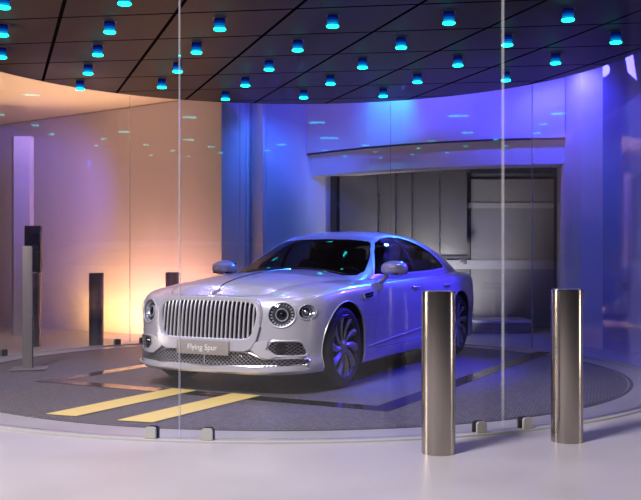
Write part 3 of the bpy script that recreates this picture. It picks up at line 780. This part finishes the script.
    tag(car, 'pearl silver four-door saloon with slatted grille parked on the turntable behind the glass', 'car')
    return car
CAR = build_car()
# ================================================================ THE PLACE
def poly_prism(name, pts, z0, z1, mat, parent=None):
    bm = bmesh.new(); a = [bm.verts.new((x, y, z0)) for x, y in pts]; b = [bm.verts.new((x, y, z1)) for x, y in pts]
    bm.faces.new(a[::-1]); bm.faces.new(b); n = len(pts)
    for i in range(n): bm.faces.new((a[i - 1], a[i], b[i], b[i - 1]))
    return obj(name, bm, mat, parent, smooth=False)
def wall_strip(name, line, z0, z1, th, mat, parent=None, side=1):
    """a wall of thickness th standing behind the polyline (on its far side)"""
    P = [Vector(p) for p in line]; n = len(P); back = []
    for i in range(n):
        t = (P[min(i + 1, n - 1)] - P[max(i - 1, 0)]).normalized(); back.append(P[i] + Vector((-t.y, t.x)) * th * side)
    return poly_prism(name, [tuple(p) for p in P] + [tuple(p) for p in back[::-1]], z0, z1, mat, parent)

fl = bmesh.new(); add_box(fl, (0, 8, -.05), (30, 28, .1)); struct(obj('floor', fl, M['floor'], smooth=False))
# turntable
TT = (-.30, 9.70); R_T = 3.34
tb = lathe_bm([(0, .008), (R_T - .02, .008), (R_T, .004), (R_T, 0), (R_T + .05, 0), (R_T + .05, .003), (0, .0005)][:4], 128)
tt = obj('turntable', tb, M['carpet'], None); tt.location = (*TT, 0)
tag(tt, 'round turntable with grey woven matting, polished black border strip and two yellow stripes', 'turntable')
def car_pt(x, y):
    c, s = math.cos(math.radians(242)), math.sin(math.radians(242)); return (-.622 + c * x - s * y, 8.806 + s * x + c * y)
def floor_poly(name, pts, mat, z=.0095, th=.0025, parent=tt, clip=R_T - .03):
    bm = bmesh.new(); L = []
    for x, y in pts:
        X, Y = car_pt(x, y); X -= TT[0]; Y -= TT[1]; L.append(bm.verts.new((X, Y, z)))
    bm.faces.new(L); r = bmesh.ops.extrude_face_region(bm, geom=bm.faces[:])
    for g in r['geom']:
        if isinstance(g, bmesh.types.BMVert): g.co.z += th
    return obj(name, bm, mat, parent, smooth=False)
F0, F1, S0, S1 = .80, 1.0, 1.64, 1.82
floor_poly('border_strip', [(F0, -S1), (F1, -S1), (F1, S1), (F0, S1)], M['wet_strip'])
for s in (1, -1): floor_poly('border_strip', [(F0, s * S0), (F0, s * S1), (-4.0, s * S1), (-4.0, s * S0)], M['wet_strip'])
for ya, yb_ in ((-.39, -.12), (.26, .54)): floor_poly('yellow_stripe', [(.78, ya), (2.32 - .04 * (ya > 0), ya), (2.29 - .06 * (ya > 0), yb_), (.78, yb_)], M['yellow'], z=.0125)
# steel ring the glass stands in
rb = lathe_bm([(3.690, 0), (3.690, .012), (3.700, .016), (3.765, .016), (3.775, .012), (3.775, 0)], 128)
ring = obj('glass_channel', rb, M['clamp'], None); ring.location = (*CEN, 0)
tag(ring, 'thin round metal floor channel the glass panels stand in', 'rail')
edge = lathe_bm([(R_T + .015, 0), (R_T + .015, .006), (R_T + .045, .006), (R_T + .045, 0)], 128)
er = obj('turntable_edge', edge, M['dark_steel'], None); er.location = (*TT, 0); er['kind'] = 'structure'; er.name = 'trim_1'
# glass drum: eleven curved panes
R_G, TH = 3.715, .022
JT = [-8.9, 24.8, 58.4, 92.0, 125.6, 159.2, 192.8, 217.4, 250.8, 284.2, 317.6, 351.1]
pane_labels = {0: 'curved glass pane in front of the car grille and near the two close bollards',
    1: 'curved glass pane at front right behind the rightmost close bollard', 2: 'curved glass pane at far right edge of the picture, beside the blue reflections',
    3: 'curved glass pane at back right in front of the pale blue corner wall', 4: 'curved back glass pane in front of the pale grey end of the door opening',
    5: 'curved back glass pane behind the car tail in front of the grey door panels', 6: 'curved back glass pane behind the car windscreen in front of the blue wall bands',
    7: 'curved back glass pane before the warm wall, right of the bright back joint', 8: 'curved left glass pane before the leftmost bollards and the slim stand',
    9: 'curved glass pane at the left edge of the drum, beside the slim stand', 10: 'curved front glass pane over the yellow stripes, left of the joint before the grille'}
for k in range(11):
    a0 = math.radians(JT[k]) + .0012; a1 = math.radians(JT[k + 1]) - .0012
    bm = bmesh.new(); N = 28; cs = []
    for q in range(N + 1):
        a = a0 + (a1 - a0) * q / N; s, c = math.sin(a), -math.cos(a)
        cs.append([bm.verts.new(((R_G + d) * s, (R_G + d) * c, z)) for d, z in ((0, .023), (TH, .023), (TH, Z_CEIL - .005), (0, Z_CEIL - .005))])
    for A, B in zip(cs[:-1], cs[1:]):
        for q in range(4): bm.faces.new((A[q], A[(q + 1) % 4], B[(q + 1) % 4], B[q]))
    bm.faces.new(cs[0]); bm.faces.new(cs[-1][::-1])
    p = obj('glass_partition', bm, M['pane'], None, sharp=50); p.location = (*CEN, 0)
    tag(p, pane_labels[k], 'glass panel', 'curved glass panes of the drum')
    # polished edge strip at the joint
    a = math.radians(JT[k]); s, c = math.sin(a), -math.cos(a)
    eb = bmesh.new(); add_box(eb, (0, 0, 0), (.007, TH + .002, Z_CEIL - .05), Matrix.Rotation(a, 3, 'Z'))
    bmesh.ops.translate(eb, vec=((R_G + TH / 2) * s, (R_G + TH / 2) * c, Z_CEIL / 2 + .008), verts=eb.verts[:])
    obj('polished_edge', eb, M['pane_edge'], p)
# glass clamps, two to a joint
cl_lab = {(0, -1): 'small grey glass clamp left of the joint below the number plate', (0, 1): 'small grey glass clamp right of the joint below the number plate',
          (1, -1): 'small grey glass clamp just left of the joint between the two close bollards', (1, 1): 'small grey glass clamp right of a joint, nearest the rightmost bollard',
          (7, -1): 'small dark glass clamp on the back rail, nearest the front corner of the car', (7, 1): 'small dark glass clamp on the back rail beside the second bollard from left',
          (8, -1): 'small dark glass clamp at the left end of the back rail', (8, 1): 'small glass clamp beyond the left edge of the picture'}
def clamp(k, sg):
    joint = math.radians(JT[k]); a = joint + sg * .05
    s, c = math.sin(a), -math.cos(a)
    t = empty('glass_clamp', (CEN[0] + (R_G + TH / 2) * s, CEN[1] + (R_G + TH / 2) * c, 0.0), a)
    def cheek(off, mat, nm):
        bm = bmesh.new(); w, h = .038, .092; prof = [(-w, .016), (w, .016), (w, h - .02)] + [(w - .022 * (1 - math.cos(q * PI / 8)), h - .022 + .022 * math.sin(q * PI / 8)) for q in range(1, 5)] + [(-w + .022 * (1 - math.cos(q * PI / 8)), h - .022 + .022 * math.sin(q * PI / 8)) for q in range(4, 0, -1)] + [(-w, h - .02)]
        A = [bm.verts.new((x, off - .011, z)) for x, z in prof]; B = [bm.verts.new((x, off + .011, z)) for x, z in prof]
        bm.faces.new(A); bm.faces.new(B[::-1])
        for q in range(len(prof)): bm.faces.new((A[q - 1], A[q], B[q], B[q - 1]))
        bmesh.ops.bevel(bm, geom=[e for e in bm.edges if e.calc_length() > .03], offset=.003, segments=2, affect='EDGES')
        obj(nm, bm, mat, t)
    cheek(-.026, M['clamp'], 'outer_cheek'); cheek(.026, M['black'], 'inner_cheek')
    b = bmesh.new(); add_box(b, (0, 0, .0192), (.06, .066, .005)); obj('clamp_base', b, M['black'], t)
    tag(t, cl_lab[k, sg], 'clamp', 'glass clamps along the rail')
for k in (0, 1, 7, 8):
    for sg in (-1, 1):
        if (k, sg) != (8, 1): clamp(k, sg)      # that one stands outside the picture
# ---------------------------------------------------------------- bollards
def bollard(x, y, r, h, label, mat='steel'):
    b = empty('bollard', (x, y, 0))
    bm = lathe_bm([(0, .001), (r, .001), (r, .02), (r, h - .004), (r - .004, h), (0, h)], 64)
    obj('post', bm, M[mat], b, sharp=30)
    cb = lathe_bm([(r - .006, h - .002), (r - .006, h + .002), (r - .012, h + .0035), (0, h + .0035)], 64); obj('top_cap', cb, M['satin'], b)
    tag(b, label, 'bollard', 'steel bollards around the drum')
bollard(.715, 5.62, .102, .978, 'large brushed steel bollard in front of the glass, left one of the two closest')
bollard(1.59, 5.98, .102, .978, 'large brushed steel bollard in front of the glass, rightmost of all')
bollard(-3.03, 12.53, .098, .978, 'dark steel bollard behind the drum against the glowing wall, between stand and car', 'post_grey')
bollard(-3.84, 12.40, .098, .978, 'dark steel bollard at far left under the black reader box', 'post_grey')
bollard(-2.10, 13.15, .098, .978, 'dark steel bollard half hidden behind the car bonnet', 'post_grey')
# reader box on the leftmost bollard
rx = empty('access_reader', (-3.84, 12.40, .982))
box('reader_body', (.0, 0, .315), (.215, .10, .63), M['black'], rx, bev=.012)
box('reader_screen', (.02, -.052, .42), (.13, .006, .22), M['screen'], rx, bev=.002)
box('reader_foot', (0, 0, .006), (.13, .13, .012), M['satin'], rx)
tag(rx, 'tall black reader box standing on top of the leftmost bollard', 'card reader')
# slim stand on the turntable
sd = empty('display_stand', (-3.08, 9.74, .0155), math.radians(12))
box('base_plate', (.02, 0, .006), (.36, .30, .012), M['stand'], sd, bev=.004)
box('upright', (0, 0, .65), (.10, .035, 1.28), M['stand'], sd, bev=.006)
box('edge_strip', (.054, 0, .28), (.010, .038, .52), M['black'], sd)
tag(sd, 'slim grey upright stand on a flat base plate at the left of the turntable', 'stand')

# ---------------------------------------------------------------- ceiling disc and its lamps
cb = lathe_bm([(0, Z_CEIL), (3.78, Z_CEIL), (3.80, Z_CEIL + .01), (3.80, Z_CEIL + .10), (0, Z_CEIL + .10)], 128)
for v in cb.verts: v.co.x += CEN[0]; v.co.y += CEN[1] - .06
struct(obj('ceiling', cb, M['ceiling'], None))
LAMPS = []
Z_LENS = Z_CEIL - .105; KL = (Z_LENS - H_CAM) / (3.35 - H_CAM)
for i in range(-1, 8):
    for j in range(0, 8):
        u = 7.95 + .988 * (i - 1); w = .10 + 1.053 * (j - 1)
        x = E1[0] * u + E2[0] * w; y = E1[1] * u - .108 * w
        x *= KL * 1.018; y *= KL * 1.012
        px = CX + FPX * x / y; py = HY - FPX * (Z_LENS - H_CAM) / y
        if px < -6 or px > 647 or py < 1 or (i, j) == (6, 7): continue       # only lamps the photograph shows
        if math.hypot(x - CEN[0], y - CEN[1] + .06) < 3.50: LAMPS.append((i, j, x, y))
def make_lamp():
    t = empty('ceiling_downlight')
    b = lathe_bm([(.066, 0), (.066, -.005), (.056, -.007), (.052, -.004), (.052, 0)], 32); obj('trim_ring', b, M['dark_steel'], t)
    for nm, z0, z1, mt in (('upper_halo_ring', -.005, -.030, 'glow_top'), ('middle_halo_ring', -.030, -.054, 'glow_mid'), ('lower_halo_ring', -.054, -.076, 'glow_low'), ('halo_rim_ring', -.076, -.092, 'glow_rim')):  # stacked rings imitate the halo fading towards the ceiling
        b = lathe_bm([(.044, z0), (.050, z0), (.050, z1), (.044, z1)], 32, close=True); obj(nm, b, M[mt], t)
    b = lathe_bm([(.0, -.092), (.056, -.092), (.060, -.095), (.056, -.098), (0, -.098)], 32); obj('shade_ring', b, M['dark_steel'], t)
    b = lathe_bm([(0, -.0985), (.054, -.0985), (.058, -.104), (.052, -.111), (0, -.112)], 32); obj('cyan_lens', b, M['lens_cyan'], t)
    return t
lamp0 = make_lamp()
ordn = ['first', 'second', 'third', 'fourth', 'fifth', 'sixth', 'seventh', 'eighth', 'ninth']
rows = sorted({i for i, *_ in LAMPS})
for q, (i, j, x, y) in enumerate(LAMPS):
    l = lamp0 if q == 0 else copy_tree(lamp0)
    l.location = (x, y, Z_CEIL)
    rowsame = sorted(jj for ii, jj, *_ in LAMPS if ii == i)
    tag(l, 'small round cyan-lit downlight, %s from left in the %s row from picture top' % (ordn[rowsame.index(j)], ordn[rows.index(i)]), 'ceiling light', 'cyan downlights in the dark ceiling')

# ---------------------------------------------------------------- walls
struct(wall_strip('wall_left', [(-1.42, 13.30), (-1.6, 13.42), (-4.87, 15.80), (-9.5, 19.2)][::-1], 0, 3.52, .2, M['wall']))
struct(poly_prism('trim_2', [(-1.40, 13.5), (-1.40, 13.2), (-2.0, 9), (-9, 5), (-12, 20), (-4.8, 16.2)], 3.53, 3.60, M['soffit'])).name = 'ceiling_soffit'
# blue building front
struct(poly_prism('wall_pier', [(-1.41, 13.32), (-1.13, 13.75), (-1.13, 14.4), (-1.39, 14.4)], 0, 4.3, M['facade'])).name = 'trim_9'
BL = [(-1.12, 14.0), (-1.06, 14.22), (-1.05, 14.08), (-.87, 13.98), (-.85, 14.5), (-.21, 14.95), (.16, 15.02)]
struct(wall_strip('wall_back', BL, 0, 4.3, .25, M['facade']))
hd = [(-.22, 14.94), (.25, 14.44), (.7, 14.02), (1.2, 13.66), (1.72, 13.38), (2.2, 13.18), (2.7, 13.03), (3.41, 12.93)]
struct(wall_strip('trim_3', hd, 2.84, 4.3, .5, M['facade'])).name = 'trim_3'
hd2 = [(p[0] + .03, p[1] + .07) for p in hd]
struct(wall_strip('trim_4', hd2, 2.50, 2.84, .5, M['facade'])).name = 'trim_4'
struct(wall_strip('trim_5', [(p[0], p[1] - .006) for p in hd], 2.835, 2.862, .02, M['shadow_gap'])).name = 'trim_5'
# right hand jamb, corner and wall
struct(wall_strip('wall_right', [(3.98, 15.6), (3.415, 13.15), (3.42, 12.90), (3.484, 12.40), (3.67, 12.05)], 0, 4.3, .22, M['facade'], side=1))
struct(wall_strip('trim_7', [(3.668, 12.05), (4.40, 10.665), (5.65, 8.30)], 0, 4.3, .2, M['mirror_blue'], side=1)).name = 'trim_7'
struct(wall_strip('wall_column', [(-4.70, 14.10), (-4.64, 14.02), (-4.40, 14.02), (-4.36, 14.10)], 0, 3.02, .2, M['column'])).name = 'trim_8'
# left dark jamb of the opening
struct(box('trim_6', (.225, 15.0, 1.28), (.13, .12, 2.55), M['shadow_gap'])).name = 'trim_6'
# ribbed back door with two pale bands
struct(box('door_2', (3.21, 15.555, 1.25), (1.40, .05, 2.5), M['door_light']))
dr = box('door_1', (1.80, 15.63, 1.3), (4.3, .1, 2.6), M['door_grey']); struct(dr)
for z in (1.07, 2.06): box('door_band', (1.78, 15.525, z), (4.25, .03, .15 if z < 1.5 else .09), M['door_band'], dr)
for x in (2.21, ): box('door_post', (x + .3, 15.525, 1.3), (.02, .02, 2.6), M['shadow_gap'], dr)
# folded hanging door leaf
fd = empty('sliding_door', (0, 14.92, 0))
xs = [.30, .94, 1.22, 1.48, 1.92, 2.36]
for a, b in zip(xs[:-1], xs[1:]): box('door_panel', ((a + b) / 2, 0, 1.90), (b - a - .012, .06, 1.36), M['door_grey'], fd, bev=.008)
for x in xs[1:-1]: box('panel_post', (x, -.035, 1.90), (.022, .03, 1.36), M['satin'], fd)
box('bottom_rail', (1.33, -.01, 1.20), (2.12, .09, .05), M['dark_steel'], fd, bev=.006)
box('top_rail', (1.33, 0, 2.60), (2.12, .08, .06), M['dark_steel'], fd)
box('roller_bracket', (2.30, -.02, 1.13), (.10, .05, .10), M['dark_steel'], fd, bev=.01)
tag(fd, 'grey sliding door leaf of tall panels hanging behind the car roof', 'door')
# low grey platform in front of the back door
pf = empty('loading_platform', (2.60, 14.85, 0))
box('platform_base', (0, 0, .08), (1.35, .7, .16), M['door_grey'], pf, bev=.01)
box('platform_top', (0, 0, .185), (1.40, .75, .05), M['door_band'], pf, bev=.012)
tag(pf, 'low pale grey platform on the floor before the back door, right of the car tail', 'platform')

# slab added out of view to keep the front lights off the header
struct(box('roof', (0, 13.2, 4.45), (18, 13.4, .2), M['shadow_gap'])).name = 'ceiling_light_blocker'
# ---------------------------------------------------------------- light
def area(name, loc, aim, size, col, power, sy=None, spread=PI):
    l = bpy.data.lights.new(name, 'AREA'); l.shape = 'RECTANGLE' if sy else 'SQUARE'; l.size = size
    if sy: l.size_y = sy
    l.color = col; l.energy = power; l.spread = spread
    o = bpy.data.objects.new(name, l); COL.objects.link(o); o.location = loc
    o.rotation_euler = (Vector(aim) - Vector(loc)).to_track_quat('-Z', 'Y').to_euler(); return o
def spot(name, loc, aim, col, power, ang=120, blend=.6, r=.06):
    l = bpy.data.lights.new(name, 'SPOT'); l.spot_size = math.radians(ang); l.spot_blend = blend; l.energy = power; l.color = col; l.shadow_soft_size = r
    o = bpy.data.objects.new(name, l); COL.objects.link(o); o.location = loc
    o.rotation_euler = (Vector(aim) - Vector(loc)).to_track_quat('-Z', 'Y').to_euler(); return o
def strip(name, loc, xdir, ddir, lx, ly, col, power):
    o = area(name, loc, Vector(loc) + Vector(ddir), lx, col, power, sy=ly)
    z = -Vector(ddir).normalized(); x = Vector(xdir).normalized(); x = (x - z * x.dot(z)).normalized(); y = z.cross(x)
    o.rotation_euler = Matrix((x, y, z)).transposed().to_euler(); return o
WT = (-.8085, .588, 0); WN = Vector((.588, .8085, 0))
# warm strip washing the left wall from the floor, pink strip from above
strip('warm_wall_washer', (-2.70, 13.52, .10), WT, WN * .65 + Vector((0, 0, 1)), 3.3, .10, (1.0, .50, .11), 60)
strip('pink_wall_washer', (-2.60, 13.05, .12), WT, WN + Vector((0, 0, .9)), 2.2, .10, (1.0, .42, .62), 34)
spot('warm_soffit_lamp', (-3.6, 12.8, 1.0), (-4.0, 12.5, 3.5), (1.0, .58, .30), 290, 96, .6, .1)
spot('warm_ceiling_lamp', (-4.6, 8.2, 1.2), (-3.2, 8.6, 3.4), (1.0, .55, .25), 400, 130, .8, .1)
spot('violet_wall_lamp', (-3.5, 12.5, 3.3), (-5.5, 15.9, 1.4), (.24, .17, 1.0), 260, 78, .8, .1)
# blue lamps on the building front
area('blue_header_lamp', (1.2, 12.4, 4.2), (1.5, 13.6, 3.0), 2.4, (.07, .055, 1.0), 75, sy=.2)
spot('blue_header_spot', (.98, 13.35, 4.0), (1.05, 13.85, 3.3), (.0, .30, 1.0), 120, 80, .9)
spot('blue_wall_lamp', (-.30, 13.55, 3.55), (-.80, 14.3, 1.2), (.035, .16, 1.0), 110, 130, .8, .1)
spot('blue_corner_lamp', (3.05, 12.25, 3.75), (3.6, 12.7, 1.6), (.09, .08, 1.0), 120, 150, .6, .1)
# blue lamps beside the car
spot('blue_side_lamp', (3.0, 10.8, 2.5), (.9, 10.0, .7), (.045, .02, 1.0), 800, 66, .7, .12)
spot('blue_roof_lamp', (2.0, 12.4, 3.1), (.25, 10.5, 1.4), (.02, .14, 1.0), 1200, 46, .8, .12)
# violet spots added below the dark ceiling, apart from its cyan lamps
for (x, y) in ((-1.6, 8.0), (.4, 7.6), (1.7, 9.0), (-.4, 9.6), (-1.9, 10.4)):
    spot('violet_fill_spot', (x, y, 3.28), (x, y, 0), (.34, .27, 1.0), 52, 140, .8, .08)
# unseen lights added on the camera's side for car front and floor
area('front_fill', (-3.4, 1.5, 7.2), (-.9, 7.6, .5), 1.6, (1.0, .91, .97), 1180)
spot('front_fill', (1.6, .8, 7.2), (1.0, 4.2, 0), (1.0, .90, .88), 330, 52, .6, .3)
area('bollard_fill', (-6.4, 6.9, 1.5), (1.15, 5.75, .5), 2.0, (1.0, .86, .74), 17, sy=2.0, spread=math.radians(46))  # side lights added to streak the two close bollards
area('bollard_fill', (5.6, 5.88, .42), (1.15, 5.80, .5), .45, (1.0, .86, .80), 1.6, sy=.72, spread=math.radians(60))
spot('door_fill', (1.95, 13.45, .25), (1.75, 15.3, 1.35), (1.0, .95, .95), 210, 96, .7, .15)  # unseen light added behind the car to brighten the grey doors
spot('blue_clad_fill', (3.7, 9.5, 3.3), (4.3, 10.9, 1.5), (.07, .07, 1.0), 170, 110, .8, .1)  # spot added out of view to brighten the blue cladding

W = bpy.data.worlds.new('night'); SC.world = W; W.use_nodes = True
bg = W.node_tree.nodes['Background']; bg.inputs[0].default_value = (.10, .09, .16, 1); bg.inputs[1].default_value = .16

cam = bpy.data.cameras.new('camera'); co = bpy.data.objects.new('camera', cam); COL.objects.link(co)
co.location = (0, 0, H_CAM); co.rotation_euler = (PI / 2, 0, 0)
cam.sensor_width = 36; cam.sensor_fit = 'HORIZONTAL'; cam.lens = FPX / 641 * 36; cam.shift_x = 0.0; cam.shift_y = 8.0 / 641
SC.camera = co
SC.view_settings.view_transform = 'Standard'; SC.view_settings.look = 'None'; SC.view_settings.exposure = 0.0; SC.view_settings.gamma = 1.0
SC.view_settings.use_curve_mapping = False
try:
    SC.cycles.use_denoising = True; SC.cycles.denoiser = 'OPENIMAGEDENOISE'
    SC.cycles.max_bounces = 12; SC.cycles.transparent_max_bounces = 32; SC.cycles.glossy_bounces = 5
    SC.cycles.sample_clamp_indirect = 6.0; SC.cycles.caustics_reflective = False; SC.cycles.caustics_refractive = False
except Exception: pass
